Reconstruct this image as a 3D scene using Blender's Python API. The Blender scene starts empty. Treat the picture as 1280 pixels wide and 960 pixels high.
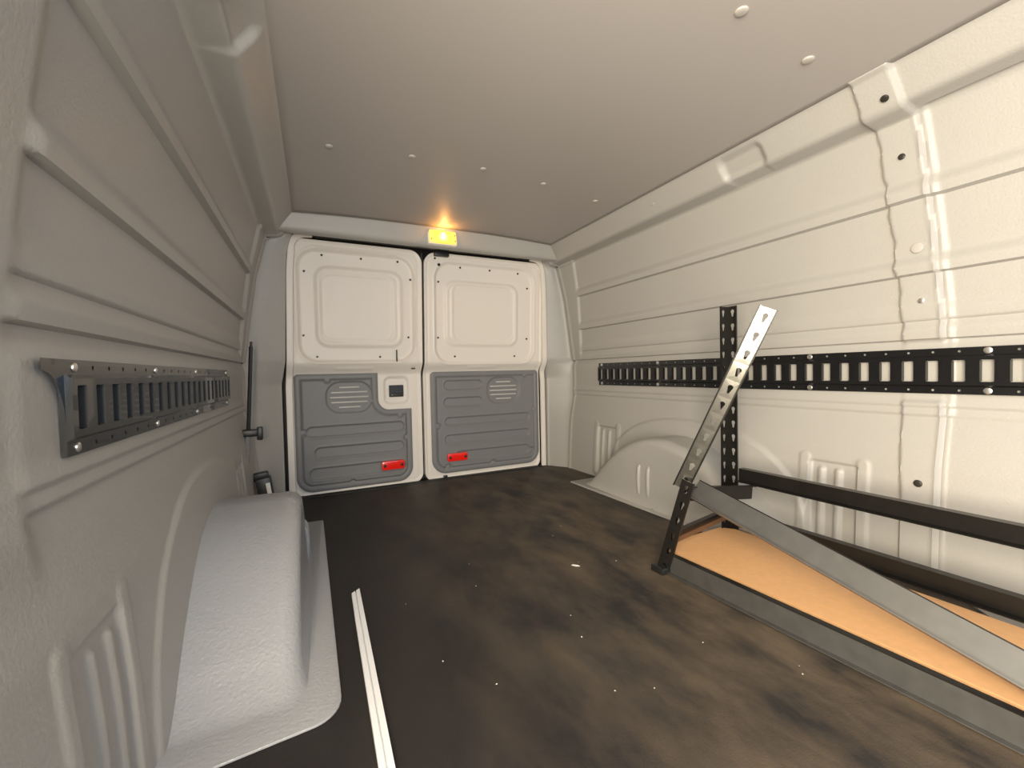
import bpy, bmesh, math, random
import numpy as np
from mathutils import Vector, Matrix
from mathutils.geometry import tessellate_polygon
random.seed(4)
SC = bpy.context.scene
COL = SC.collection
PI = math.pi

# ------------------------------------------------------------------ camera
S = 1.06
CAM = np.array([-.4092, -2.4866, .6212]) * S
yaw, pit, rol, FPX = 26.6441, -1.543, -1.2239, 547.3366
a, b, r = (math.radians(v) for v in (yaw, pit, rol))
Fv = np.array([math.sin(a) * math.cos(b), math.cos(a) * math.cos(b), math.sin(b)])
R0 = np.array([math.cos(a), -math.sin(a), 0.])
U0 = np.cross(R0, Fv)
Rv = R0 * math.cos(r) + U0 * math.sin(r)
Uv = -R0 * math.sin(r) + U0 * math.cos(r)
cd = bpy.data.cameras.new('camera')
cam = bpy.data.objects.new('camera', cd)
COL.objects.link(cam)
cd.sensor_fit = 'HORIZONTAL'
cd.sensor_width = 36
cd.lens = 36 * FPX / 1280
cd.clip_start = .01
M = Matrix.Identity(4)
for i in range(3):
    M[i][0], M[i][1], M[i][2], M[i][3] = Rv[i], Uv[i], -Fv[i], CAM[i]
cam.matrix_world = M
SC.camera = cam

# ------------------------------------------------------------------ helpers
def tag(o, label=None, cat=None, group=None, kind=None):
    if label: o['label'] = label
    if cat: o['category'] = cat
    if group: o['group'] = group
    if kind: o['kind'] = kind
    return o

def empty(name, loc=(0, 0, 0)):
    o = bpy.data.objects.new(name, None)
    o.empty_display_size = .05
    COL.objects.link(o)
    o.location = loc
    return o

def link(name, me, mat, parent=None, sharp=35):
    o = bpy.data.objects.new(name, me)
    COL.objects.link(o)
    if mat is not None: me.materials.append(mat)
    if sharp is not None and len(me.polygons):
        me.polygons.foreach_set('use_smooth', [True] * len(me.polygons))
        me.set_sharp_from_angle(angle=math.radians(sharp))
    if parent is not None:
        o.parent = parent
        if parent.type == 'EMPTY' or parent.parent is not None or tuple(parent.location) != (0, 0, 0):
            bpy_mat = full_matrix(parent).inverted()
            o.matrix_parent_inverse = bpy_mat
    return o

def full_matrix(o):
    m = Matrix.LocRotScale(o.location, o.rotation_euler, o.scale)
    if o.parent is not None:
        m = full_matrix(o.parent) @ o.matrix_parent_inverse @ m
    return m

def from_np(name, V, Fc, mat, parent=None, sharp=35):
    me = bpy.data.meshes.new(name)
    me.from_pydata(np.asarray(V, float).tolist(), [], [list(map(int, f)) for f in Fc])
    me.update()
    return link(name, me, mat, parent, sharp)

class MB:
    """collects simple shapes for one mesh"""
    def __init__(s): s.bm = bmesh.new()
    def box(s, x0, x1, y0, y1, z0, z1, bev=0, mat=None, seg=2):
        bm = bmesh.new()
        bmesh.ops.create_cube(bm, size=1)
        for v in bm.verts:
            v.co = Vector(((x0 + x1) / 2 + v.co.x * (x1 - x0), (y0 + y1) / 2 + v.co.y * (y1 - y0), (z0 + z1) / 2 + v.co.z * (z1 - z0)))
        if bev: bmesh.ops.bevel(bm, geom=bm.edges[:], offset=bev, segments=seg, affect='EDGES', profile=.5)
        if mat is not None: bm.transform(mat)
        s.add(bm)
        return s
    def add(s, bm):
        me = bpy.data.meshes.new('t'); bm.to_mesh(me); bm.free()
        s.bm.from_mesh(me); bpy.data.meshes.remove(me)
    def cyl(s, p, q, r0, r1=None, seg=16, caps=True):
        r1 = r0 if r1 is None else r1
        p, q = Vector(p), Vector(q)
        d = q - p
        bm = bmesh.new()
        bmesh.ops.create_cone(bm, cap_ends=caps, segments=seg, radius1=r0, radius2=r1, depth=d.length)
        bm.transform(Matrix.Translation((p + q) / 2) @ d.to_track_quat('Z', 'Y').to_matrix().to_4x4())
        s.add(bm)
        return s
    def dome(s, p, n, r, h, seg=20):
        """shallow button: profile of a flattened dome, base at p, rising along n"""
        n = Vector(n).normalized()
        q = n.to_track_quat('Z', 'Y').to_matrix().to_4x4()
        prof = [(1, 0), (1, .35), (.93, .7), (.75, .9), (.4, 1)]
        bm = bmesh.new()
        rings = []
        for (pr, ph) in prof:
            rings.append([bm.verts.new((r * pr * math.cos(2 * PI * k / seg), r * pr * math.sin(2 * PI * k / seg), h * ph)) for k in range(seg)])
        for A, B in zip(rings, rings[1:]):
            for k in range(seg):
                bm.faces.new((A[k], A[(k + 1) % seg], B[(k + 1) % seg], B[k]))
        bm.faces.new(rings[-1])
        bm.transform(Matrix.Translation(Vector(p)) @ q)
        s.add(bm)
        return s
    def sweep(s, pts, prof, up=(0, 0, 1), closed=True):
        """profile [(u,v)] swept along straight-ish pts; u along side vector, v along up"""
        pts = [Vector(p) for p in pts]
        rows = []
        for i, p in enumerate(pts):
            t = (pts[min(i + 1, len(pts) - 1)] - pts[max(i - 1, 0)]).normalized()
            side = t.cross(Vector(up)).normalized()
            u2 = side.cross(t).normalized()
            rows.append([s.bm.verts.new(p + side * u + u2 * v) for u, v in prof])
        n = len(prof)
        for A, B in zip(rows, rows[1:]):
            for k in range(n if closed else n - 1):
                s.bm.faces.new((A[k], A[(k + 1) % n], B[(k + 1) % n], B[k]))
        if closed:
            for row in (rows[0], rows[-1][::-1]):
                try: s.bm.faces.new(row[::-1])
                except ValueError: pass
        return s
    def tube(s, pts, rad, seg=10):
        prof = [(rad * math.cos(2 * PI * k / seg), rad * math.sin(2 * PI * k / seg)) for k in range(seg)]
        return s.sweep(pts, prof)
    def poly(s, pts2, z0, z1, axis='z', bev=0):
        """prism of polygon; axis z: (x,y); axis y: (x,z)"""
        bm = bmesh.new()
        f3 = (lambda p, h: (p[0], p[1], h)) if axis == 'z' else (lambda p, h: (p[0], h, p[1]))
        A = [bm.verts.new(f3(p, z0)) for p in pts2]
        B = [bm.verts.new(f3(p, z1)) for p in pts2]
        n = len(A)
        bm.faces.new(A); bm.faces.new(B)
        for k in range(n): bm.faces.new((A[k], A[(k + 1) % n], B[(k + 1) % n], B[k]))
        bmesh.ops.recalc_face_normals(bm, faces=bm.faces[:])
        if bev: bmesh.ops.bevel(bm, geom=bm.edges[:], offset=bev, segments=2, affect='EDGES', profile=.5)
        s.add(bm)
        return s
    def build(s, name, mat, parent=None, sharp=35, recalc=True):
        if recalc: bmesh.ops.recalc_face_normals(s.bm, faces=s.bm.faces[:])
        me = bpy.data.meshes.new(name)
        s.bm.to_mesh(me); s.bm.free()
        return link(name, me, mat, parent, sharp)

def sst(x, e0, e1):
    t = np.clip((x - e0) / (e1 - e0), 0, 1)
    return t * t * (3 - 2 * t)
def inside(d, w):            # 1 where a signed distance is negative, soft over w
    return sst(-d, -w / 2, w / 2)
def rbox(x, z, x0, x1, z0, z1, rt, rb=None):
    rb = rt if rb is None else rb
    cx, cz = (x0 + x1) / 2, (z0 + z1) / 2
    R = np.where(z < cz, rb, rt)
    qx = np.abs(x - cx) - (x1 - x0) / 2 + R
    qz = np.abs(z - cz) - (z1 - z0) / 2 + R
    return np.hypot(np.maximum(qx, 0), np.maximum(qz, 0)) + np.minimum(np.maximum(qx, qz), 0) - R
def rrect_pts(x0, x1, z0, z1, r, n=5):
    P = []
    for cx, cz, a0 in ((x1 - r, z1 - r, 0), (x0 + r, z1 - r, 90), (x0 + r, z0 + r, 180), (x1 - r, z0 + r, 270)):
        for k in range(n + 1):
            t = math.radians(a0 + 90 * k / n)
            P.append((cx + r * math.cos(t), cz + r * math.sin(t)))
    return P

def sheet(name, x0, x1, z0, z1, res, sdf, depth, mat, parent=None, skirt=.012, sharp=50):
    """pressed sheet seen along +y: outline sdf(x,z)<0, y = depth(x,z); the rim is turned back by skirt"""
    nx, nz = int((x1 - x0) / res) + 2, int((z1 - z0) / res) + 2
    X, Z = np.meshgrid(np.linspace(x0 - res, x1 + res, nx + 2), np.linspace(z0 - res, z1 + res, nz + 2), indexing='ij')
    for _ in range(3):
        D = sdf(X, Z); h = 1e-4
        gx = (sdf(X + h, Z) - sdf(X - h, Z)) / (2 * h); gz = (sdf(X, Z + h) - sdf(X, Z - h)) / (2 * h)
        near = (np.abs(D) < .72 * res)
        X = np.where(near, X - D * gx, X); Z = np.where(near, Z - D * gz, Z)
    D = sdf(X, Z)
    ok = D < 2e-4
    idx = np.arange(X.size).reshape(X.shape)
    fm = ok[:-1, :-1] & ok[1:, :-1] & ok[1:, 1:] & ok[:-1, 1:]
    q = np.stack([idx[:-1, :-1], idx[1:, :-1], idx[1:, 1:], idx[:-1, 1:]], -1)[fm]
    Y = depth(X, Z)
    V = np.stack([X, Y, Z], -1).reshape(-1, 3)
    used = np.unique(q); remap = -np.ones(X.size, int); remap[used] = np.arange(len(used))
    V = V[used]; q = remap[q]
    e = np.concatenate([q[:, [0, 1]], q[:, [1, 2]], q[:, [2, 3]], q[:, [3, 0]]])
    es = np.sort(e, 1)
    u, inv, cnt = np.unique(es, axis=0, return_inverse=True, return_counts=True)
    be = e[cnt[inv.ravel()] == 1]
    bv = np.unique(be); m2 = {int(v): len(V) + k for k, v in enumerate(bv)}
    V2 = V[bv] + np.array([0, skirt, 0])
    faces = q.tolist() + [[int(B), int(A), m2[int(A)], m2[int(B)]] for A, B in be]
    return from_np(name, np.concatenate([V, V2]), faces, mat, parent, sharp)

# ------------------------------------------------------------------ materials
def mat(name, col, rough=.5, metal=0, spec=.5, bump=0, bscale=200, var=0, vscale=6, coat=0, emis=None, est=0, bdist=.002, bdetail=3):
    m = bpy.data.materials.new(name); m.use_nodes = True
    nt = m.node_tree; N = nt.nodes; L = nt.links
    p = N['Principled BSDF']
    p.inputs['Base Color'].default_value = (*col, 1)
    p.inputs['Roughness'].default_value = rough
    p.inputs['Metallic'].default_value = metal
    p.inputs['Specular IOR Level'].default_value = spec
    p.inputs['Coat Weight'].default_value = coat
    tc = N.new('ShaderNodeTexCoord')
    if var:
        n = N.new('ShaderNodeTexNoise'); n.inputs['Scale'].default_value = vscale; n.inputs['Detail'].default_value = 5
        L.new(tc.outputs['Object'], n.inputs['Vector'])
        mx = N.new('ShaderNodeMix'); mx.data_type = 'RGBA'
        mx.inputs[6].default_value = (*[c * (1 - var) for c in col], 1)
        mx.inputs[7].default_value = (*[min(1, c * (1 + var)) for c in col], 1)
        L.new(n.outputs['Fac'], mx.inputs[0]); L.new(mx.outputs[2], p.inputs['Base Color'])
    if bump:
        n = N.new('ShaderNodeTexNoise'); n.inputs['Scale'].default_value = bscale; n.inputs['Detail'].default_value = bdetail
        L.new(tc.outputs['Object'], n.inputs['Vector'])
        bn = N.new('ShaderNodeBump'); bn.inputs['Strength'].default_value = bump; bn.inputs['Distance'].default_value = bdist
        L.new(n.outputs['Fac'], bn.inputs['Height']); L.new(bn.outputs['Normal'], p.inputs['Normal'])
    if emis:
        p.inputs['Emission Color'].default_value = (*emis, 1); p.inputs['Emission Strength'].default_value = est
    return m

LINER = mat('moulded_grey_liner', (.385, .375, .36), .42, bump=.35, bscale=170, var=.03, vscale=3)
CEIL = mat('smooth_grey_headliner', (.405, .38, .37), .5, bump=.12, bscale=260, var=.02, vscale=2)
ARCH = mat('textured_grey_arch_plastic', (.34, .35, .375), .30, spec=.8, bump=.6, bscale=130, var=.03, bdist=.003)
WHITE = mat('white_door_paint', (.78, .735, .69), .42)
PANEL = mat('charcoal_trim_plastic', (.195, .197, .205), .5, bump=.3, bscale=400)
RED = mat('red_reflector_plastic', (.95, .016, .008), .25, coat=.6)
BLACK = mat('black_plastic', (.012, .012, .013), .4)
RUBBER = mat('black_rubber_seal', (.01, .01, .01), .6)
TRACKM = mat('black_painted_track', (.008, .008, .009), .24, coat=.4)
PAINT = mat('black_painted_steel', (.011, .010, .009), .32, var=.35, vscale=14, spec=.35)
STEEL = mat('sheen_pale_steel', (.36, .35, .32), .24, metal=.95, var=.12, vscale=20)  # pale base stands in for daylight reflected off a black post
BEAMM = mat('sheen_dark_steel', (.045, .044, .043), .5, spec=1, var=.45, vscale=30, coat=.35)  # base lifted above the black paint to carry the beams' reflected light
BROWN = mat('dusty_brown_steel', (.12, .06, .03), .6, var=.3, vscale=20)
BRIGHT = mat('bright_screw_steel', (.75, .73, .7), .3, metal=.9)
DARKSCREW = mat('dark_screw_steel', (.05, .045, .04), .4, metal=.5)
PVC = mat('white_plastic_strip', (.86, .87, .9), .35)
BUTTON = mat('grey_button_plastic', (.42, .40, .38), .5)
BOARD = mat('particle_board', (.74, .42, .20), .6, var=.10, vscale=60, bump=.1, bscale=300)
LABELM = mat('white_label_paper', (.8, .78, .74), .6)
VENT = mat('pale_vent_plastic', (.5, .49, .47), .4)

def floor_mat():
    m = bpy.data.materials.new('stained_black_rubber_floor'); m.use_nodes = True
    nt = m.node_tree; N = nt.nodes; L = nt.links; p = N['Principled BSDF']
    tc = N.new('ShaderNodeTexCoord')
    def noise(sc, det=6, rough=.6, stretch=None):
        n = N.new('ShaderNodeTexNoise'); n.inputs['Scale'].default_value = sc; n.inputs['Detail'].default_value = det; n.inputs['Roughness'].default_value = rough
        if stretch:
            mp = N.new('ShaderNodeMapping'); mp.inputs['Scale'].default_value = stretch; mp.inputs['Rotation'].default_value = (0, 0, .25)
            L.new(tc.outputs['Object'], mp.inputs['Vector']); L.new(mp.outputs['Vector'], n.inputs['Vector'])
        else: L.new(tc.outputs['Object'], n.inputs['Vector'])
        return n
    def ramp(src, pts):
        r_ = N.new('ShaderNodeValToRGB'); el = r_.color_ramp.elements
        el[0].position, el[0].color = pts[0][0], (*pts[0][1], 1)
        el[1].position, el[1].color = pts[-1][0], (*pts[-1][1], 1)
        for q in pts[1:-1]:
            e_ = el.new(q[0]); e_.color = (*q[1], 1)
        L.new(src, r_.inputs[0]); return r_
    def mix(f, A, B):
        mx = N.new('ShaderNodeMix'); mx.data_type = 'RGBA'
        L.new(f, mx.inputs[0])
        for k, v in ((6, A), (7, B)):
            if isinstance(v, tuple): mx.inputs[k].default_value = (*v, 1)
            else: L.new(v, mx.inputs[k])
        return mx.outputs[2]
    n1 = noise(2.2, 6, .6, (1.2, .7, 1))
    base = ramp(n1.outputs['Fac'], [(.3, (.015, .0135, .0145)), (.52, (.021, .019, .0195)), (.75, (.034, .031, .029))]).outputs[0]
    # dried mud and dust: more of it beside the rack
    n2 = noise(4.5, 8, .65, (1.6, .7, 1))
    d1 = ramp(n2.outputs['Fac'], [(.36, (0, 0, 0)), (1.0, (1, 1, 1))])
    sx = N.new('ShaderNodeSeparateXYZ'); L.new(tc.outputs['Object'], sx.inputs[0])
    mr = N.new('ShaderNodeMapRange'); mr.inputs[1].default_value = -.25; mr.inputs[2].default_value = .6; mr.inputs[3].default_value = .06; mr.inputs[4].default_value = 1
    L.new(sx.outputs['X'], mr.inputs[0])
    mu = N.new('ShaderNodeMath'); mu.operation = 'MULTIPLY'; L.new(d1.outputs[0], mu.inputs[0]); L.new(mr.outputs[0], mu.inputs[1])
    base = mix(mu.outputs[0], base, (.23, .17, .11))
    n3 = noise(60, 4, .6); d3 = ramp(n3.outputs['Fac'], [(.77, (0, 0, 0)), (.80, (1, 1, 1))])
    base = mix(d3.outputs[0], base, (.2, .17, .14))
    L.new(base, p.inputs['Base Color']); p.inputs['Specular IOR Level'].default_value = .3
    rr = N.new('ShaderNodeMapRange'); rr.inputs[3].default_value = .42; rr.inputs[4].default_value = .7
    L.new(n2.outputs['Fac'], rr.inputs[0]); L.new(rr.outputs[0], p.inputs['Roughness'])
    nb = noise(220, 3); bn = N.new('ShaderNodeBump'); bn.inputs['Strength'].default_value = .35; bn.inputs['Distance'].default_value = .002
    L.new(nb.outputs['Fac'], bn.inputs['Height']); L.new(bn.outputs['Normal'], p.inputs['Normal'])
    return m
FLOOR = floor_mat()

# ------------------------------------------------------------------ side walls
C2 = .635                       # left = C2 - right - taper
def left_x(xr, y): return C2 - xr + .042 * (y + .3)
def mir(x, y, z): return (C2 - x + .042 * (y + .3), y, z)
PROF = [(1.235, -.005), (1.245, .2), (1.258, .35), (1.288, .49), (1.302, .56), (1.302, .72), (1.290, .80), (1.274, .93), (1.243, 1.135),
        (1.189, 1.358), (1.178, 1.365), (1.118, 1.372), (1.107, 1.378), (1.05, 1.455), (1.03, 1.466)]
YREAR = -.15

def wall_x(z):
    return float(np.interp(z, [p[1] for p in PROF], [p[0] for p in PROF]))

def wall(name, mirror, yend):
    P = np.array(PROF); seg = np.hypot(*np.diff(P, axis=0).T); cum = np.r_[0, np.cumsum(seg)]
    ts = []
    for k in range(len(P) - 1):
        n = max(1, int(round(seg[k] / .0045)))
        ts += list(np.linspace(cum[k], cum[k + 1], n, endpoint=False))
    ts = np.array(ts + [cum[-1]])
    bx, bz = np.interp(ts, cum, P[:, 0]), np.interp(ts, cum, P[:, 1])
    for _ in range(2):
        bx[1:-1] = (bx[:-2] + 2 * bx[1:-1] + bx[2:]) / 4; bz[1:-1] = (bz[:-2] + 2 * bz[1:-1] + bz[2:]) / 4
    tx, tz = np.gradient(bx), np.gradient(bz); ln = np.hypot(tx, tz)
    nx, nz = -tz / ln, tx / ln
    ys = np.r_[np.arange(YREAR, -2.42, -.0055), np.arange(-2.43, yend - .03, -.03)]
    Y, Z = np.meshgrid(ys, bz, indexing='ij')
    D = np.zeros_like(Y)
    upz = Z < 1.366
    # recessed field with lap steps
    yrec = -.23 - .085 * np.clip((Z - .73) / .64, 0, 1)
    field = sst(-(Y - yrec), 0, .016)
    padl = -1.952 + .03 * np.clip((Z - .8) / .65, 0, 1) + (.0028 * np.sin(Z * 47) + .001 * np.sin(Z * 120)) * (not mirror) * sst(Z, .5, .8) - .012 * sst(-Z, -.5, -.2)
    if mirror: padl = padl - .085
    padr = -2.058 + .03 * np.clip((Z - .8) / .65, 0, 1)
    padm = ((Y < padl) & (Y > padr))
    lines = [1.372, 1.135, .928, .788, .732]
    amp = [0, .018, .016, .007, .013]
    lap = np.zeros_like(Y)
    for k in range(1, 5):
        hi, lo, A = lines[k - 1], lines[k], amp[k]
        # each panel swells out towards its bottom edge
        t = np.clip((hi - Z) / (hi - lo), 0, 1)
        lap = np.where((Z <= hi) & (Z > lo), A * sst(t, 1 - .06 / (hi - lo), 1 - .022 / (hi - lo)), lap)
    D += np.where((Z > .732) & upz, field * lap + (1 - field) * .016, 0)
    D += np.where(Z <= .732, .0, 0)
    # ledge under the track and lower lip
    D += .007 * sst(Z, .498, .501) * (1 - sst(Z, .7, .73)) + .006 * sst(Z, .527, .53) * (1 - sst(Z, .68, .72))
    # post cover strip with beads
    pw = sst(padl - Y, 0, .006) * sst(Y - padr, 0, .012)
    D += (.011 - .009 * sst(Z, .535, .55) * (1 - sst(Z, .715, .735))) * pw
    if mirror: D -= .011 * pw * ((Z < .535) | (Z > .735)) + .002 * pw * ((Z >= .535) & (Z <= .735))
    for off in (() if mirror else (.006, -.010)):
        D += .0035 * np.exp(-((Y - padr + off) / .0042) ** 2) * sst(1.37 - Z, 0, .02) * (1 - sst(Z, .535, .55) * (1 - sst(Z, .715, .735)))
    D += -.004 * sst(padr - .01 - Y, 0, .01) * (Z > .5) * upz
    # raised arch contour
    q = (np.abs(Y + 1.13) / .58) ** 2.3 + (np.clip(Z, 0, None) / .415) ** 2.3
    D += (.007 if mirror else .012) * sst(1 - q, -.02, .075)
    # stamped brackets with two ribs
    for (y0, y1) in ((-1.66, -1.88), (-.42, -.655), (-2.25, -2.47))[:2 if mirror else 3]:
        w = y0 - y1
        if mirror: y0, y1 = y0 - .075, y1 - .075
        leg = np.minimum(rbox(Y, Z, y0 - .036, y0, .02, .343, .016), rbox(Y, Z, y1, y1 + .036, .02, .343, .016))
        pocket = rbox(Y, Z, y1 + .034, y0 - .034, -.1, .316, .01)
        bs = .65 if mirror else 1
        D += bs * (.005 * inside(leg, .012) - .010 * inside(pocket, .008))
        for c in (y0 - .034 - .17 * w, y0 - .034 - .42 * w):
            D += bs * .010 * inside(rbox(Y, Z, c - .010, c + .010, -.1, .296, .009), .010)
    # notch pressed in the ledge
    D -= .016 * inside(rbox(Y, Z, -1.63, -1.47, 1.375, 1.44, .02), .03) * sst(-1.44 - Y, 0, .03)
    # bead at the rear corner
    D += .008 * np.exp(-((Y + .16) / .012) ** 2)
    if mirror:
        k0 = 1 - (1 - sst(Y, -1.945, -1.905)) * sst(Z, .40, .50)
        D = D * k0 + .010 * (1 - k0)
    rise = np.clip((-Y - .25) / 1.7, 0, 1.25) * .022 * sst(Z, 1.0, 1.36) - .008 * sst(Z, 1.2, 1.36)
    XX = bx[None, :] + nx[None, :] * D
    ZZ = bz[None, :] + nz[None, :] * D * (Z > 1.36) + rise
    if mirror: XX = C2 - XX + .042 * (Y + .3)
    V = np.stack([XX, Y, ZZ], -1).reshape(-1, 3)
    idx = np.arange(Y.size).reshape(Y.shape)
    q = np.stack([idx[:-1, :-1], idx[1:, :-1], idx[1:, 1:], idx[:-1, 1:]], -1).reshape(-1, 4)
    if mirror: q = q[:, ::-1]
    o = from_np(name, V, q, LINER, None, 60)
    md = o.modifiers.new('thick', 'SOLIDIFY'); md.thickness = .012; md.offset = -1
    edge = [tuple(v) for v in V.reshape(len(ys), len(bz), 3)[0]]
    return o, edge

wr, edgeR = wall('wall_right', False, -4.2)
tag(wr, 'pale grey moulded side wall with lapped ridges and black slotted track', 'wall', kind='structure')
wl, edgeL = wall('wall_left', True, -2.48)
tag(wl, 'shaded grey moulded side wall close by with long grooves', 'wall', kind='structure')
def bolt_on(parent, p, n, r=.011, m=DARKSCREW, name='bolt', h=.004):
    MB().dome(p, n, r, h, 16).build(name, m, parent)
for (y, z, m_, rr) in ((-1.995, 1.405, DARKSCREW, .010), (-1.985, 1.272, DARKSCREW, .009), (-2.003, 1.005, BUTTON, .016), (-2.005, .848, BRIGHT, .008), (-2.01, .297, DARKSCREW, .011)):
    xx = wall_x(z - (.012 if z > 1.2 else 0)) - .012
    nn = (-1, 0, 0) if z < 1.36 else (-.7, 0, -.72)
    if z > 1.36: xx = 1.078
    bolt_on(wr, (xx, y, z), nn, rr, m_)
bolt_on(wr, (1.083, -1.11, 1.418), (-.7, 0, -.72), .012, BUTTON)

# the front of the left side behind the viewer is a sliding-door opening: post, sill and header frame it
tb = MB()
tb.box(-.86, -.78, -2.54, -2.42, 0, 1.46, .02)
tb.box(-.86, -.80, -4.2, -3.7, 0, 1.46, .02)
tb.box(-.86, -.56, -3.75, -2.4, 1.38, 1.48, .02)
tb.box(-.86, -.56, -4.2, -3.65, 1.38, 1.48, .02)
tag(tb.build('trim_1', LINER), 'grey frame around the open side door, behind the viewer', 'trim', kind='structure')

# ------------------------------------------------------------------ floor, ceiling
fl = MB().box(-.9, 1.32, -4.2, .12, -.04, 0).build('floor', FLOOR)
tag(fl, 'dark rubber load floor stained with brown dust', 'floor', kind='structure')

def ceiling():
    ys = np.r_[np.arange(-.272, -2.6, -.04), np.arange(-2.6, -4.25, -.1)]
    us = np.linspace(0, 1, 41)
    V = []
    for y in ys:
        xr = 1.056; xl = left_x(1.056, y)
        zr = 1.449 + min(max((-y - .25) / 1.7, 0), 1.25) * .022
        for u in us:
            crown = .018 * (1 - abs(2 * u - 1) ** 2.6)
            V.append((xl + (xr - xl) * u, y, zr + crown))
    n = len(us); F = []
    for i in range(len(ys) - 1):
        for j in range(n - 1):
            F.append((i * n + j, i * n + j + 1, (i + 1) * n + j + 1, (i + 1) * n + j))
    o = from_np('ceiling', V, F, CEIL, None, 60)
    md = o.modifiers.new('thick', 'SOLIDIFY'); md.thickness = .012; md.offset = -1
    return o
def ceil_z(x, y):
    xr = 1.056; xl = left_x(1.056, y)
    u = (x - xl) / (xr - xl)
    return 1.449 + min(max((-y - .25) / 1.7, 0), 1.25) * .022 + .018 * (1 - abs(2 * u - 1) ** 2.6)
ce = ceiling()
tag(ce, 'smooth grey headliner with round push fasteners', 'ceiling', kind='structure')
kz = lambda x, y: CAM[:2] + (np.array([x, y]) - CAM[:2]) * (1.468 - CAM[2]) / (1.49 - CAM[2])
for p in ((-.289, -.914), (.005, -.943), (.297, -.955), (.597, -.935), (.922, -.887), (.555, -1.933), (.867, -1.909)):
    x, y = kz(*p)
    bt = MB().dome((x, y, ceil_z(x, y) + .0015), (0, 0, -1), .0155 if y < -1.5 else .0135, .007, 24).build('fastener_button', BUTTON, ce)

# ------------------------------------------------------------------ rear frame: header and pillars
def loft(name, rows, m, parent=None, sharp=50, thick=.008):
    n = len(rows[0]); V = [p for r_ in rows for p in r_]
    F = [(i * n + j, i * n + j + 1, (i + 1) * n + j + 1, (i + 1) * n + j) for i in range(len(rows) - 1) for j in range(n - 1)]
    o = from_np(name, V, F, m, parent, sharp)
    bm = bmesh.new(); bm.from_mesh(o.data); bmesh.ops.recalc_face_normals(bm, faces=bm.faces[:])
    bm.to_mesh(o.data); bm.free()
    return o

def smooth_curve(pts, n):
    """Catmull-Rom through pts"""
    P = [Vector(p) for p in pts]; out = []
    for i in range(len(P) - 1):
        p0, p1, p2, p3 = P[max(i - 1, 0)], P[i], P[i + 1], P[min(i + 2, len(P) - 1)]
        for k in range(n):
            t = k / n
            out.append(.5 * ((2 * p1) + (-p0 + p2) * t + (2 * p0 - 5 * p1 + 4 * p2 - p3) * t * t + (-p0 + 3 * p1 - 3 * p2 + p3) * t ** 3))
    out.append(P[-1]); return out

XL0, XR0 = -.462, 1.128          # opening sides
def header():
    rows = []
    xs = np.linspace(-.56, 1.20, 66)
    for x in xs:
        c = .018 * (1 - abs(2 * (x + .42) / 1.48 - 1) ** 2.6) if -.42 < x < 1.06 else 0
        pts = [(x, -.285, 1.457 + c), (x, -.272, 1.452 + c), (x, -.264, 1.440 + c), (x, -.252, 1.385 + c * .4), (x, -.236, 1.370), (x, -.20, 1.372), (x, -.09, 1.40), (x, -.055, 1.405), (x, -.02, 1.44)]
        rows.append([tuple(v) for v in smooth_curve(pts, 4)])
    return loft('trim_2', rows, LINER)
hd = header()
tag(hd, 'grey header panel across the top of the rear doors', 'trim', kind='structure')

def pillar(name, mirror):
    # from the side wall's rear edge round to the door opening
    rows = []
    zs = np.linspace(-.005, 1.462, 90)
    E = np.array(edgeL if mirror else edgeR)
    for z in zs:
        k = z
        xe = np.interp(k, E[:, 2], E[:, 0])
        xi = np.interp(z, [0, .62, .74, 1.2, 1.30, 1.42], [1.150, 1.150, 1.128, 1.112, 1.104, 1.07])
        yi = np.interp(z, [0, .62, .74, 1.37, 1.46], [-.012, -.015, -.06, -.10, -.16])
        if mirror: xi = {True: XL0 - (xi - 1.128)}[True]
        lead = 1 if not mirror else -1
        pts = [(xe, YREAR - .004, z), (xe - lead * .004, YREAR + .02, z), (xe + (xi - xe) * .45, YREAR + (yi - YREAR) * .52, z),
               (xi + lead * .012, yi - .012, z), (xi, yi, z), (xi - lead * .002, yi + .06, z)]
        rows.append([tuple(v) for v in smooth_curve(pts, 5)])
    return loft(name, rows, LINER)
pr = pillar('trim_3', False); tag(pr, 'grey rear pillar cover beside the right-hand rear door', 'trim', kind='structure')
pl = pillar('trim_4', True); tag(pl, 'grey rear pillar cover beside the left-hand rear door, dark pole before it', 'trim', kind='structure')

# outer shell behind the doors so that no daylight leaks round them
sh = MB()
sh.box(-.9, 1.4, .075, .10, -.04, 1.6).box(-.9, -.70, -.14, .09, -.04, 1.6).box(1.335, 1.4, -.14, .09, -.04, 1.6).box(-.9, 1.4, -.2, .09, 1.50, 1.6)
tag(sh.build('wall_rear', RUBBER), 'dark body shell showing in the gaps around the rear doors', 'wall', kind='structure')

# white painted jamb strip on both sides, black seal, sill
def door_y(z):
    return .02 + (-.05 - .06 * np.clip(z - .72, 0, 1)) * sst(np.asarray(z, float), .655, .735)
def jamb(sign):
    xo = lambda z: np.interp(z, [0, .6, .74, 1.2, 1.33], [1.122, 1.122, 1.113, 1.101, 1.090])
    pts = [(xo(z), float(door_y(z)) - .022, z) for z in np.linspace(.0, 1.32, 60)]
    for t in np.linspace(0, 1, 12)[1:]:
        an = t * PI / 2
        pts.append((1.092 - .075 * (1 - math.cos(an)), float(door_y(1.33)) - .024, 1.325 + .078 * math.sin(an)))
    pts.append((.99, float(door_y(1.38)) - .024, 1.405))
    if sign < 0: pts = [(XL0 - (x - 1.128) + .006, y, z) for x, y, z in pts]
    m = MB()
    prof = [(.015, .010), (.017, 0), (.013, -.009), (0, -.012), (-.013, -.009), (-.017, 0), (-.015, .010), (0, .013)]
    m.sweep(pts, prof, up=(0, -1, 0))
    return m
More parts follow.
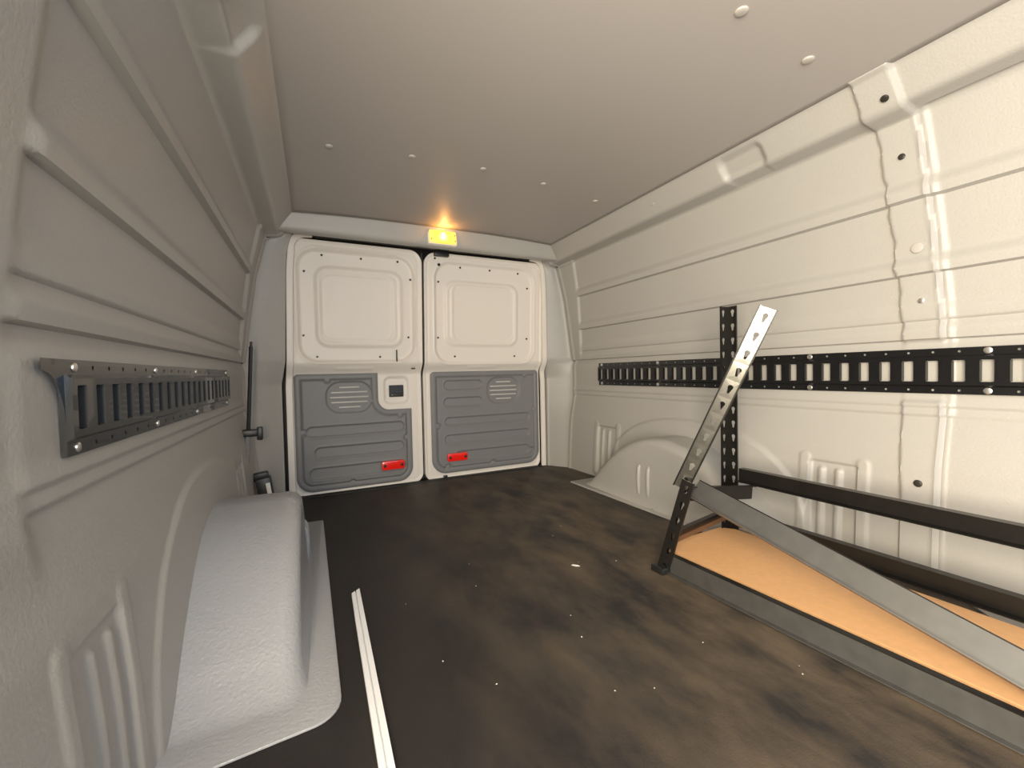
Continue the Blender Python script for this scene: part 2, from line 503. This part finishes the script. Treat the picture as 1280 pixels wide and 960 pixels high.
d_frame_r = jamb(1).build('trim_5', WHITE); tag(d_frame_r, 'white painted jamb edge along the right side of the rear opening', 'trim', kind='structure')
d_frame_l = jamb(-1).build('trim_6', WHITE); tag(d_frame_l, 'white painted jamb edge along the left side of the rear opening', 'trim', kind='structure')
sm = MB()
sm.tube([(-.30, -.088, 1.398), (0, -.09, 1.403), (.32, -.092, 1.406), (.7, -.09, 1.404), (.99, -.088, 1.398)], .007, 8)
sm.box(-.45, 1.13, -.03, .06, -.01, .004, .003)
tag(sm.build('trim_7', RUBBER), 'black rubber seal along the top and sill of the rear doors', 'trim', kind='structure')
for (x0, x1) in ((-.13, .06), (.05, .16), (.46, .57), (.56, .72)):
    pass
wt = MB()
wt.box(.02, .17, -.105, -.095, 1.398, 1.407, .003).box(.455, .575, -.105, -.095, 1.399, 1.408, .003)
tag(wt.build('trim_8', WHITE), 'white painted lip showing in patches under the rear header', 'trim', kind='structure')

# ------------------------------------------------------------------ rear doors
def door(name, x0, x1, emb, in1, in2, bot, handle):
    out = lambda X, Z: rbox(X, Z, x0 + np.where(X < (x0 + x1) / 2, 1, 0) * 0, x1, bot, 1.385, .075, .055)
    def depth(X, Z):
        y = door_y(Z)
        d = rbox(X, Z, *emb, .095); y = y + .017 * inside(d, .022) - .003 * np.exp(-((d - .012) / .006) ** 2)
        d = rbox(X, Z, *in1, .065); y = y - .011 * inside(d, .024) + .004 * np.exp(-((d + .028) / .007) ** 2)
        d = rbox(X, Z, *in2, .05); y = y + .006 * inside(d, .012)
        o = out(X, Z)
        y = y - .004 * inside(-(o + .014), .006) + .003 * np.exp(-((o + .020) / .004) ** 2)
        if handle:
            d = rbox(X, Z, .055, .192, .487, .643, .03); y = y + .014 * inside(d, .02)
        # pressed bar between window field and trim panel
        d = rbox(X, Z, (x0 + x1) / 2 - .13, (x0 + x1) / 2 + .07, .688, .704, .008); y = y - .004 * inside(d, .01)
        return y
    return sheet(name, x0, x1, bot, 1.385, .0055, out, depth, WHITE, None, .03)

# belt line shears the upper half of the opening edge: upper field sits nearer the load space
dl = door('door_1', -.440, .272, (-.392, .222, .74, 1.335), (-.306, .156, .822, 1.252), (-.276, .1, .86, 1.211), -.002, True)
tag(dl, 'left white rear door with a grey lower panel and a square handle pocket', 'door', kind='structure')
dr = door('door_2', .286, 1.104, (.358, 1.032, .725, 1.333), (.42, .918, .832, 1.228), (.472, .885, .866, 1.208), -.008, False)
tag(dr, 'right white rear door with a grey lower panel of short and long ribs', 'door', kind='structure')

def clip_bumps(X, Z, pts):
    d = np.full_like(X, 9.)
    for (px, pz) in pts: d = np.minimum(d, np.hypot(X - px, Z - pz) - .017)
    return d

def trim_panel(parent, out, pills, vent, clips, x0, x1):
    def depth(X, Z):
        o = out(X, Z)
        y = np.full_like(X, .004)
        y = y + .006 * sst(o, -.012, 0)               # rolled outer edge
        inner = np.maximum(o + .034, -clip_bumps(X, Z, clips))
        y = y - .006 * inside(inner, .006) + .008 * np.exp(-(inner / .004) ** 2)
        for pll in pills:
            d = rbox(X, Z, *pll, min(.028, (pll[3] - pll[2]) / 2 - .001))
            y = y + .009 * inside(d, .009) - .002 * np.exp(-((d - .006) / .004) ** 2)
        d = rbox(X, Z, *vent, .075)
        y = y + .010 * inside(d, .009)
        return y
    p = sheet('lower_panel', x0, x1, .01, .68, .0042, out, depth, PANEL, parent, .016, 60)
    p['label'] = 'charcoal plastic lower panel with pressed ribs'
    vx0, vx1, vz0, vz1 = vent
    hz = (vz1 - vz0)
    g = MB()
    for k, w in enumerate((.22, .40, .42, .40, .24)):
        zc = vz1 - hz * (.18 + .16 * k)
        cx = (vx0 + vx1) / 2
        hw = (vx1 - vx0) * w
        g.box(cx - hw, cx + hw, .000, .012, zc - .0045, zc + .0045, .002)
    g.build('vent_grille', VENT, p)
    return p

def outL(X, Z):
    return np.maximum(rbox(X, Z, -.428, .208, .018, .671, .022, .085), -rbox(X, Z, .014, .6, .453, 1.2, .065))
tpL = trim_panel(dl, outL, [(-.372, .157, .324, .379), (-.333, .154, .206, .262), (-.36, .16, .088, .148)], (-.268, -.022, .449, .624),
                 [(-.39, .35), (-.26, .637), (-.14, .045), (.175, .28), (.14, .42)], -.43, .21)
def outR(X, Z): return rbox(X, Z, .330, 1.093, .03, .671, .025, .09)
tpR = trim_panel(dr, outR, [(.412, .668, .556, .613), (.41, .667, .449, .504), (.415, 1.014, .333, .38), (.412, 1.012, .219, .27), (.48, 1.01, .103, .162)],
                 (.706, .942, .455, .627), [(.365, .33), (.74, .062), (1.06, .40), (.43, .07), (.99, .64), (1.03, .12)], .33, 1.093)

def reflector(parent, x0, x1, z0, z1):
    r_ = MB().poly(rrect_pts(x0, x1, z0, z1, .01), -.018, .006, 'y', .003).build('reflector', RED, parent)
    r_['label'] = 'bright red reflector'
    for x in (x0 + .016, x1 - .016):
        MB().dome((x, -.0175, (z0 + z1) / 2), (0, -1, 0), .009, .006, 12).build('screw', BLACK, r_)
reflector(dl, .02, .152, .099, .150)
reflector(dr, .421, .553, .106, .155)
for P, d in (([(-.271, 1.313), (-.068, 1.312), (.135, 1.314), (-.36, 1.221), (.208, 1.217), (-.372, .88), (.193, .879), (-.307, .765), (.027, .764)], dl),
             ([(.52, 1.314), (.72, 1.313), (.923, 1.309), (.379, 1.218), (.994, 1.217), (.375, .88), (.993, .882), (.483, .765), (.902, .766), (.354, 1.352), (.378, 1.316)], dr)):
    for k, (x, z) in enumerate(P):
        yy = float(door_y(z)) + (.015 if k < 9 else -.003)
        MB().cyl((x, yy + .004, z), (x, yy - .002, z), .006 if k != 10 else .009, seg=12).build('screw', BLACK, d)
# handle pocket with its lever
hp = MB().poly(rrect_pts(.081, .167, .525, .596, .006), .028, .036, 'y')
hp = hp.build('handle_pocket', BLACK, dl)
MB().box(.088, .160, .018, .03, .528, .545, .004).box(.10, .112, .016, .022, .532, .540, .002).build('lever', DARKSCREW, hp)
yv = float(door_y(.77))
MB().box(.1185, .1245, yv + .002, yv + .018, .735, .805, .002).build('slot', BLACK, dl)
MB().box(.208, .231, float(door_y(.70)) - .006, float(door_y(.70)) + .006, .69, .697, .002).build('slot', BLACK, dl)
MB().box(.40, .425, .008, .03, -.006, .016, .002).build('stop_notch', BLACK, dr)
lt = MB().box(.345, .435, -.1, -.07, 1.362, 1.395, .004).box(.375, .432, -.115, -.07, 1.39, 1.425, .004)
lt = lt.build('top_latch', BLACK, dr)
# seal in the gap between the doors
gz = np.linspace(.0, 1.38, 60)
MB().tube([(.279, float(door_y(z)) + .02, z) for z in gz], .010, 8).build('edge_seal', RUBBER, dl)

# ------------------------------------------------------------------ lamp over the doors
def lamp():
    t = empty('interior_lamp', (.345, -.25, 1.455))
    tag(t, 'glowing amber dome lamp on the rear header above the door gap', 'lamp')
    tilt = Matrix.Translation((.342, -.262, 1.418)) @ Matrix.Rotation(math.radians(-8), 4, 'X')
    MB().box(-.085, .085, -.002, .035, -.041, .041, .006, tilt).build('housing', LABELM, t)
    m = bpy.data.materials.new('lit_amber_lens'); m.use_nodes = True
    nt = m.node_tree; N = nt.nodes; L = nt.links; p = N['Principled BSDF']
    p.inputs['Base Color'].default_value = (.9, .55, .12, 1); p.inputs['Roughness'].default_value = .25
    tc = N.new('ShaderNodeTexCoord')
    mp = N.new('ShaderNodeMapping'); mp.vector_type = 'POINT'
    mp.inputs['Location'].default_value = (-.342, .262, -1.418)
    L.new(tc.outputs['Object'], mp.inputs['Vector'])
    mp2 = N.new('ShaderNodeMapping'); mp2.inputs['Scale'].default_value = (1, .3, 1.1); L.new(mp.outputs['Vector'], mp2.inputs['Vector'])
    ln = N.new('ShaderNodeVectorMath'); ln.operation = 'LENGTH'; L.new(mp2.outputs['Vector'], ln.inputs[0])
    cr = N.new('ShaderNodeValToRGB'); el = cr.color_ramp.elements
    el[0].position = .004; el[0].color = (1, .85, .35, 1)
    el[1].position = .085; el[1].color = (.70, .42, .12, 1)
    e_ = el.new(.035); e_.color = (.95, .48, .02, 1)
    L.new(ln.outputs['Value'], cr.inputs[0]); L.new(cr.outputs[0], p.inputs['Emission Color'])
    p.inputs['Emission Strength'].default_value = LAMP_E
    lens = MB().box(-.078, .078, -.016, .004, -.036, .036, .007, tilt)
    for k in range(9):
        x = -.064 + .016 * k
        lens.box(x - .0015, x + .0015, -.0175, -.014, -.03, .03, .0007, tilt)
    lens.build('lens', m, t)
    bm_ = mat('lit_bulb', (1, .9, .6), .3, emis=(1, .85, .4), est=BULB_E)
    bl = bmesh.new(); bmesh.ops.create_uvsphere(bl, u_segments=16, v_segments=12, radius=1)
    bl.transform(tilt @ Matrix.Translation((0, -.019, .004)) @ Matrix.Diagonal((.007, .006, .017, 1)))
    x = MB(); x.add(bl); x.build('bulb', bm_, t)
    for (sx, sz) in ((-.068, -.02), (.068, -.02), (.068, .012)):
        MB().cyl(tilt @ Vector((sx, -.018, sz)), tilt @ Vector((sx, -.012, sz)), .0035, seg=10).build('screw', DARKSCREW, t)
LAMP_E, BULB_E = 1.35, 22
lamp()
pl_ = bpy.data.lights.new('lamp_glow', 'POINT'); pl_.energy = .55; pl_.color = (1, .42, .10); pl_.shadow_soft_size = .012
po = bpy.data.objects.new('lamp_glow', pl_); COL.objects.link(po); po.location = (.342, -.315, 1.425)

# ------------------------------------------------------------------ wheel arch covers
def arch(mirror):
    A = [(-.52, .004), (-.545, .006), (-.575, .018), (-.62, .055), (-.664, .10), (-.75, .18), (-.849, .252), (-.958, .304), (-1.06, .328), (-1.13, .333)]
    A = A + [(-2.235 - y, z) for y, z in A[-2::-1]]
    A = [(v.x, v.y * (.88 if mirror else 1)) for v in smooth_curve([(y, z, 0) for y, z in A], 5)]
    yc = -1.118
    rings = []
    def ring(x, kf, drop=0):
        rings.append([(x, yc + (y - yc) * kf, max(.004, z * kf - drop)) for y, z in A])
    ring(1.345 if mirror else 1.285, 1); ring(1.2, 1); ring(1.12, .995)
    R_ = .05
    for k in range(1, 9):
        an = k / 8 * PI / 2
        ring(1.115 - R_ * math.sin(an), 1 - .12 * (1 - math.cos(an)))
    # inner face, leaning out slightly towards its foot
    for kf, x in ((.84, 1.0635), (.75, 1.061), (.6, 1.058), (.45, 1.055), (.3, 1.053), (.15, 1.052), (.03, 1.052)):
        rings.append([(x, yc + (y - yc) * (kf if z > .03 else max(kf, .05)), max(.004, z * kf)) for y, z in A])
    n = len(A)
    V = []
    for k_, rg in enumerate(rings):
        for (x, y, z) in rg:
            # sweep the foot out into the flange
            if k_ > 2: x -= .016 * math.exp(-z / .018)
            V.append((x + (.02 if mirror and x < 1.2 else 0), y, z))
    F = [(i * n + j, (i + 1) * n + j, (i + 1) * n + j + 1, i * n + j + 1) for i in range(len(rings) - 1) for j in range(n - 1)]
    bm = bmesh.new()
    vs = [bm.verts.new(v) for v in V]
    for f in F: bm.faces.new([vs[k] for k in f])
    m = MB(); m.add(bm)
    for yr in (-1.017, -1.08):
        for sgn in (0,):
            pts = [(1.053 + (.02 if mirror else 0) + .012 * (1 - math.sin(t * PI) ** .35), yr, .045 + (.13 if mirror else .15) * t) for t in np.linspace(0, 1, 12)]
            prof = [(.011 * math.cos(2 * PI * k / 12), .009 * math.sin(2 * PI * k / 12)) for k in range(12)]
            m.sweep(pts, prof, up=(1, 0, 0))
    body = m
    # flange on the floor
    fp = [(1.27, -.50), (1.005, -.50)]
    fp = [(1.345 if mirror else 1.27, -.485)] + [(1.012 + .012 * (1 - math.sin(t)), -.485 - .012 * (1 - math.cos(t))) for t in np.linspace(0, PI / 2, 5)] + \
         [(1.012 + .06 * (1 - math.cos(t)), -1.69 - .06 * math.sin(t)) for t in np.linspace(0, PI / 2, 8)] + [(1.345 if mirror else 1.27, -1.775)]
    body.poly(fp, .001, .007, 'z', .002)
    if mirror:
        for v in body.bm.verts: v.co = Vector((.69 - v.co.x + .03 * (v.co.y + .3), v.co.y, v.co.z))
    return body.build('wheel_arch_cover', ARCH if mirror else LINER, None, 40)
ar = arch(False); tag(ar, 'light grey moulded wheel arch cover behind the metal rack', 'wheel arch cover')
al = arch(True); tag(al, 'grey textured wheel arch cover by the left wall, bright sheen on its front', 'wheel arch cover')

ff = MB().poly([(1.28, -2.10), (1.20, -2.13), (1.10, -2.24), (1.10, -2.75), (1.28, -2.75)], .001, .006, 'z').build('trim_9', LINER)
tag(ff, 'grey liner flange on the floor at the foot of the right wall', 'trim', kind='structure')

# ------------------------------------------------------------------ slotted tracks
def holes_plate(m, cell_pts, holes, f3):
    """one flat cell with holes, mapped to 3D by f3(u,v)"""
    loops = [cell_pts] + holes
    tris = tessellate_polygon([[Vector((u, v, 0)) for u, v in lp] for lp in loops])
    flat = [p for lp in loops for p in lp]
    vs = [m.bm.verts.new(f3(u, v)) for u, v in flat]
    for t in tris:
        try: m.bm.faces.new([vs[k] for k in t])
        except ValueError: pass

def circ(cx, cz, r_, n=10): return [(cx + r_ * math.cos(-2 * PI * k / n), cz + r_ * math.sin(-2 * PI * k / n)) for k in range(n)]

def track(mirror, y0, n, zc, bolts, label):
    p = .058088; H = .0673
    X = 1.2845
    base = 1.289
    t = empty('logistic_track')
    tag(t, label, 'track', group='black slotted tracks on the side walls')
    f = (lambda x, y, z: mir(x, y, z)) if mirror else (lambda x, y, z: (x, y, z))
    m = MB(); m2 = MB()
    for i in range(n):
        c = y0 - p * i
        ya, yb = c + p / 2, c - p / 2
        X1 = X - .003; X2 = X - .011
        # top and bottom flange with a small hole, web with the slot
        for sgn in (1, -1):
            za, zb = sgn * .046, sgn * H
            hole = circ(c, sgn * .0565, .0035, 8)
            holes_plate(m, [(ya, za), (yb, za), (yb, zb), (ya, zb)], [hole], lambda u, v: f(X1, u, zc + v))
            q = [f(X1, ya, zc + sgn * .046), f(X1, yb, zc + sgn * .046), f(X2, yb, zc + sgn * .041), f(X2, ya, zc + sgn * .041)]
            m.bm.faces.new([m.bm.verts.new(v) for v in q])
            q = [f(X1, ya, zc + sgn * H), f(X1, yb, zc + sgn * H), f(X1 + .006, yb, zc + sgn * H), f(X1 + .006, ya, zc + sgn * H)]
            m.bm.faces.new([m.bm.verts.new(v) for v in q])
        slot = rrect_pts(c - .0145, c + .0145, -.031, .031, .003, 2)
        holes_plate(m, [(ya, -.041), (yb, -.041), (yb, .041), (ya, .041)], [slot], lambda u, v: f(X2, u, zc + v))
        # turned-in slot lips at the two long sides
        for s_ in (1, -1):
            ye = c + s_ * .0145
            q = [f(X2, ye, zc - .031), f(X2, ye, zc + .031), f(X1 + .003, ye - s_ * .002, zc + .029), f(X1 + .003, ye - s_ * .002, zc - .029)]
            mm = m2 if mirror else m
            mm.bm.faces.new([mm.bm.verts.new(v) for v in q])
    for ye in (y0 + p / 2, y0 - p * (n - .5)):
        q = [f(X - .003, ye, zc + H), f(X - .003, ye, zc - H), f(X + .004, ye, zc - H), f(X + .004, ye, zc + H)]
        m.bm.faces.new([m.bm.verts.new(v) for v in q])
        q = [f(X - .003, ye, zc + .046), f(X - .011, ye, zc + .041), f(X - .011, ye, zc - .041), f(X - .003, ye, zc - .046)]
        m.bm.faces.new([m.bm.verts.new(v) for v in q])
    bmesh.ops.remove_doubles(m.bm, verts=m.bm.verts[:], dist=1e-5)
    if mirror:
        ye = y0 - p * (n - .5)
        crv = [(ye, H), (ye - .055, H), (ye - .053, H - .016)] + [(ye - .052 + .052 * math.sin(a_) , H - .016 - .075 * (1 - math.cos(a_))) for a_ in np.linspace(.2, PI / 2, 7)] + [(ye, -H)]
        holes_plate(m, crv, [], lambda u, v: f(X - .003, u, zc + v))
    rl = m.build('rail', TRACKM, t, 20)
    if mirror: m2.build('slot_shade', RUBBER, rl)  # matte black on these lips paints the left slots as dark shade
    for i in bolts:
        for s_ in (1, -1):
            c = y0 - p * i
            P = f(X - .002, c, zc + s_ * .0565)
            MB().dome(P, (1, 0, 0) if mirror else (-1, 0, 0), .0095 if not mirror else .007, .004, 16).build('bolt', BRIGHT, t)
    return t
track(False, -.4611, 42, .6347, (0, 8, 21, 29, 37), 'black slotted steel track with bright bolts on the pale right wall')
track(True, -.64, 21, .622, (0, 8, 14, 20), 'black slotted steel track on the shaded left wall')

# ------------------------------------------------------------------ metal rack
def keyhole(cu, cv, s_=1.0):
    P = []
    for k in range(11):
        an = math.radians(-40 + 260 * k / 10)
        P.append((cu + .0075 * s_ * math.cos(an), cv + .006 + .0075 * s_ * math.sin(an)))
    P += [(cu - .0042 * s_, cv - .006), (cu - .003 * s_, cv - .0125), (cu + .003 * s_, cv - .0125), (cu + .0042 * s_, cv - .006)]
    return P[::-1]

def angle_post(name, p, q, fa, fb, m_, parent, w=.037, pitch=.051, lip=.006, label=None, ends=True):
    """slotted angle from p to q (its corner line); flanges spread along fa and fb"""
    p, q = Vector(p), Vector(q); ax = (q - p); Lh = ax.length; ax.normalize()
    mb = MB(); n = max(1, int(Lh / pitch)); st = Lh / n
    for fdir, odir in ((Vector(fa), Vector(fb)), (Vector(fb), Vector(fa))):
        fdir = (fdir - ax * fdir.dot(ax)).normalized()
        odir = (odir - ax * odir.dot(ax)).normalized()
        for k in range(n):
            f3 = lambda u, v: p + fdir * u + ax * (k * st + v)
            holes_plate(mb, [(0, 0), (w, 0), (w, st), (0, st)], [keyhole(w * .55, st / 2)], f3)
            qd = [f3(w, 0), f3(w, st), f3(w, st) + odir * lip, f3(w, 0) + odir * lip]
            mb.bm.faces.new([mb.bm.verts.new(v) for v in qd])
    bmesh.ops.remove_doubles(mb.bm, verts=mb.bm.verts[:], dist=1e-5)
    o = mb.build(name, m_, parent, None)
    md = o.modifiers.new('gauge', 'SOLIDIFY'); md.thickness = .0018; md.offset = 0
    if label: o['label'] = label
    return o

# Z-shaped beam section: (across, up); across>0 = right-hand side of travel
def zbeam(name, p, q, m_, parent, h=.042, up=(0, 0, 1), flip=1, lipt=.018, lipb=.014, label=None, inner=True):
    prof = [(0, 0), (0, h), (-lipt * .0, h), (lipt, h), (lipt, h - .0025), (.0025, h - .0025), (.0025, .0025), (-lipb + .0025, .0025), (-lipb + .0025, -.008), (-lipb, -.008), (-lipb, 0)]
    prof = [(0, 0), (0, h), (lipt, h), (lipt, h - .0025), (.0025, h - .0025), (.0025, .0), (-.0, -.0025), (-lipb, -.0025), (-lipb, 0)]
    prof = [(u * flip, v) for u, v in prof]
    o = MB().sweep([p, q], prof, up).build(name, m_, parent, 25)
    if label: o['label'] = label
    return o

rack = empty('shelving_rack', (.9, -1.9, 0))
tag(rack, 'collapsed black slotted steel shelving rack lying along the right wall', 'shelving rack')
def ptz(u, v, Zc):
    d = Fv + Rv * (u - 640) / FPX - Uv * (v - 480) / FPX
    return Vector(CAM + d * Zc)
foot = Vector((.612, -1.575, .0)); knee = Vector((.650, -1.668, .315)); top = Vector((.700, -1.905, .812))
# rear post stands in the corner by the wall
angle_post('post', (1.034, -1.525, .008), (1.034, -1.525, .886), (-1, 0, 0), (0, -1, 0), PAINT, rack, w=.040, label='upright black slotted post by the wall')
# front post: lower length and spliced upper length
angle_post('post', foot, knee + Vector((-.016, 0, .004)), (.25, -1, 0), (1, .25, 0), PAINT, rack, w=.038, label='leaning black slotted lower post')
MB().box(-.022, .03, -.03, .022, 0, .022, .004, Matrix.Translation(foot + Vector((.008, -.012, 0)))).build('foot_cap', BLACK, rack)
kd = (top - knee).normalized()
vw = ((top + knee) / 2 - Vector(CAM)).normalized()
fside = kd.cross(vw).normalized()
if fside.dot(Vector(Rv)) < 0: fside = -fside
angle_post('post', knee - kd * .035 - fside * .026, top - fside * .026, fside, (vw - kd * vw.dot(kd)), STEEL, rack, w=.044, lip=.004, label='tilted sheen-lightened upper post')
up_ = bpy.data.objects[[o.name for o in rack.children][-1]]
for o in rack.children:
    if o.get('label') == 'tilted sheen-lightened upper post': up_ = o
for u in (-.026, .018):
    MB().sweep([knee - kd * .035 + fside * u - vw * .004, top + fside * u - vw * .004], [(-.0022, -.005), (.0022, -.005), (.0022, .005), (-.0022, .005)], tuple(-vw)).build('edge_lip', PAINT, up_)
# wall-side beams
XB = 1.028
zbeam('beam', (XB - .004, -1.575, .245), (XB - .004, -2.80, .245), PAINT, rack, .042, flip=-1, lipt=.028, lipb=.026, label='dark upper beam along the wall')
zbeam('beam', (XB - .004, -1.575, .080), (XB - .004, -2.80, .080), PAINT, rack, .042, flip=-1, lipt=.028, lipb=.026, label='dark lower beam along the wall')
# front lower beam
zbeam('beam', (.632, -1.60, .006), (.655, -2.80, .006), BEAMM, rack, .054, flip=-1, lipt=.016, lipb=.014, label='scuffed grey lower front beam')
# fallen front beam
zbeam('beam', (.662, -1.665, .258), (.708, -2.43, .060), BEAMM, rack, .062, up=(.75, 0, 1), flip=-1, lipt=.024, lipb=.02, label='fallen grey beam sloping down across the board')
# black upper lips of the two front beams
for o in list(rack.children):
    lb = o.get('label') or ''
    if lb.startswith('lightened'):
        MB().sweep([(.632, -1.60, .0605), (.655, -2.80, .0605)], [(-.017, 0), (.001, 0), (.001, .002), (-.017, .002)]).build('top_lip', PAINT, o)
    elif lb.startswith('fallen'):
        uu = Vector((.75, 0, 1)); t_ = (Vector((.708, -2.43, .060)) - Vector((.662, -1.665, .258))).normalized()
        sd = t_.cross(uu).normalized(); u2 = sd.cross(t_).normalized()
        MB().sweep([Vector((.662, -1.665, .258)) + u2 * .0625, Vector((.708, -2.43, .060)) + u2 * .0625], [(-.026, 0), (.001, 0), (.001, .0022), (-.026, .0022)], tuple(uu)).build('top_lip', PAINT, o)
# side beams
zbeam('side_beam', (.66, -1.662, .245), (1.0, -1.64, .196), PAINT, rack, .046, flip=1, label='loose black side beam hanging from the front post')
zbeam('side_beam', (.645, -1.612, .115), (1.02, -1.535, .115), PAINT, rack, .022, flip=1)
zbeam('side_beam', (.65, -1.60, .006), (1.0, -1.575, .006), PAINT, rack, .034, flip=1)
MB().sweep([(.66, -1.602, .098), (1.015, -1.53, .098)], [(-.012, -.004), (.012, -.004), (.012, .012), (-.012, .012)]).build('side_rail', BROWN, rack)
# near-end posts and end beams
angle_post('post', (1.04, -2.84, .0), (1.04, -2.84, .40), (-1, 0, 0), (0, 1, 0), PAINT, rack)
angle_post('post', (.652, -2.84, .0), (.652, -2.84, .40), (1, 0, 0), (0, 1, 0), PAINT, rack)
zbeam('side_beam', (.66, -2.82, .02), (1.03, -2.82, .02), PAINT, rack, .036)
# particle board on the lower frame
bp = [((x + .434) * 1.025 - .434, (y + 2.636) * 1.025 - 2.636) for x, y in [(.648, -1.588), (.69, -1.556), (.958, -1.545), (.99, -1.585), (.985, -2.70), (.955, -2.74), (.70, -2.74), (.668, -2.70)]]
bd = MB().poly(bp, .046, .056, 'z').build('shelf_board', BOARD, sharp=None)
tag(bd, 'tan particle board with clipped corners lying on the rack', 'shelf board')

# ------------------------------------------------------------------ loose things
sp = MB()
def strip_pt(y): return -.283 - .0465 * (-1.245 - y)
ya, yb = -1.245, -2.35
sm_ = [( -.0125, 0), (-.0125, .011), (-.0015, .011), (-.0015, .006), (.0015, .006), (.0015, .011), (.0125, .011), (.0125, 0)]
pts = [(strip_pt(y), y, .001) for y in np.linspace(ya, yb, 8)]
sp.sweep(pts, sm_)
# mitred far end
for v in sp.bm.verts:
    if v.co.y > -1.26: v.co.y += -.012 + (v.co.x + .283) * .9
so = sp.build('trim_strip', PVC)
tag(so, 'long white plastic channel strip lying on the dark floor', 'strip')

# pole leaning in the rear left corner
pt = empty('pole', (-.636, -.33, 0))
tag(pt, 'thin black pole standing in the rear left corner', 'pole')
yq = -.33
MB().tube([(-.640, yq, .005), (-.632, yq, .22), (-.618, yq, .42), (-.606, yq, .62), (-.596, yq, .80)], .0085, 10).build('shaft', BLACK, pt)
MB().tube([(-.640, yq - .012, .005), (-.632, yq - .012, .22), (-.620, yq - .01, .40)], .012, 10).build('sleeve', PANEL, pt)
MB().box(-.665, -.575, yq - .024, yq + .022, .392, .424, .006).box(-.584, -.560, yq - .026, yq + .0, .375, .435, .005).build('clamp', BLACK, pt)
MB().cyl((-.596, yq, .795), (-.5945, yq, .822), .0055).build('tip', BLACK, pt)

bx = empty('black_box', (-.555, -.25, 0))
tag(bx, 'small black case with a white label, standing in the corner beside the pole', 'case')
Tt = Matrix.Translation((-.545, -.27, 0)) @ Matrix.Rotation(math.radians(-8), 4, 'Y')
MB().box(-.032, .032, -.03, .03, .001, .19, .006, Tt).box(-.045, .025, -.022, .022, .18, .215, .005, Tt).build('body', BLACK, bx)
MB().box(.008, .026, -.0315, -.029, .06, .165, .0005, Tt).build('label', LABELM, bx)

db = MB()
for k in range(18):
    x = random.uniform(-.2, .62); y = random.uniform(-2.2, -.9)
    s_ = random.uniform(.0007, .0018)
    db.box(-s_, s_, -s_ * .7, s_ * .7, 0, s_ * .5, 0, Matrix.Translation((x, y, .0002)) @ Matrix.Rotation(random.random() * 6, 4, 'Z'))
tag(db.build('debris', LABELM), 'tiny pale crumbs scattered over the dark floor', 'debris', kind='stuff')
fk = MB().poly([(-.014, -.003), (.002, -.005), (.015, .0), (.006, .005), (-.010, .004)], .001, .0025, 'z')
for v in fk.bm.verts: v.co = Matrix.Translation((.402, -1.42, 0)) @ (Matrix.Rotation(-.9, 4, 'Z') @ v.co)
tag(fk.build('paper_scrap', LABELM), 'small pale scrap lying in the middle of the floor', 'scrap')

# ------------------------------------------------------------------ light: daylight through the side door opening and the windscreen
def area(name, loc, direction, sx, sy, power, col):
    l = bpy.data.lights.new(name, 'AREA'); l.shape = 'RECTANGLE'; l.size = sx; l.size_y = sy; l.energy = power; l.color = col
    o = bpy.data.objects.new(name, l); COL.objects.link(o)
    o.location = loc; o.rotation_euler = Vector(direction).to_track_quat('-Z', 'Y').to_euler()
    return o
area('daylight_side_door', (-.84, -3.12, .78), (1, .62, .02), 1.2, 1.2, 124, (1, .88, .68))
area('daylight_windscreen', (.2, -4.15, .95), (0, 1, -.05), 1.3, .8, 17, (.48, .70, 1))
w = bpy.data.worlds.new('sky'); SC.world = w; w.use_nodes = True
w.node_tree.nodes['Background'].inputs[0].default_value = (.75, .85, 1, 1)
w.node_tree.nodes['Background'].inputs[1].default_value = .06
SC.view_settings.view_transform = 'Standard'
SC.view_settings.look = 'None'
SC.view_settings.gamma = 1
SC.view_settings.use_curve_mapping = False
SC.view_settings.exposure = 0
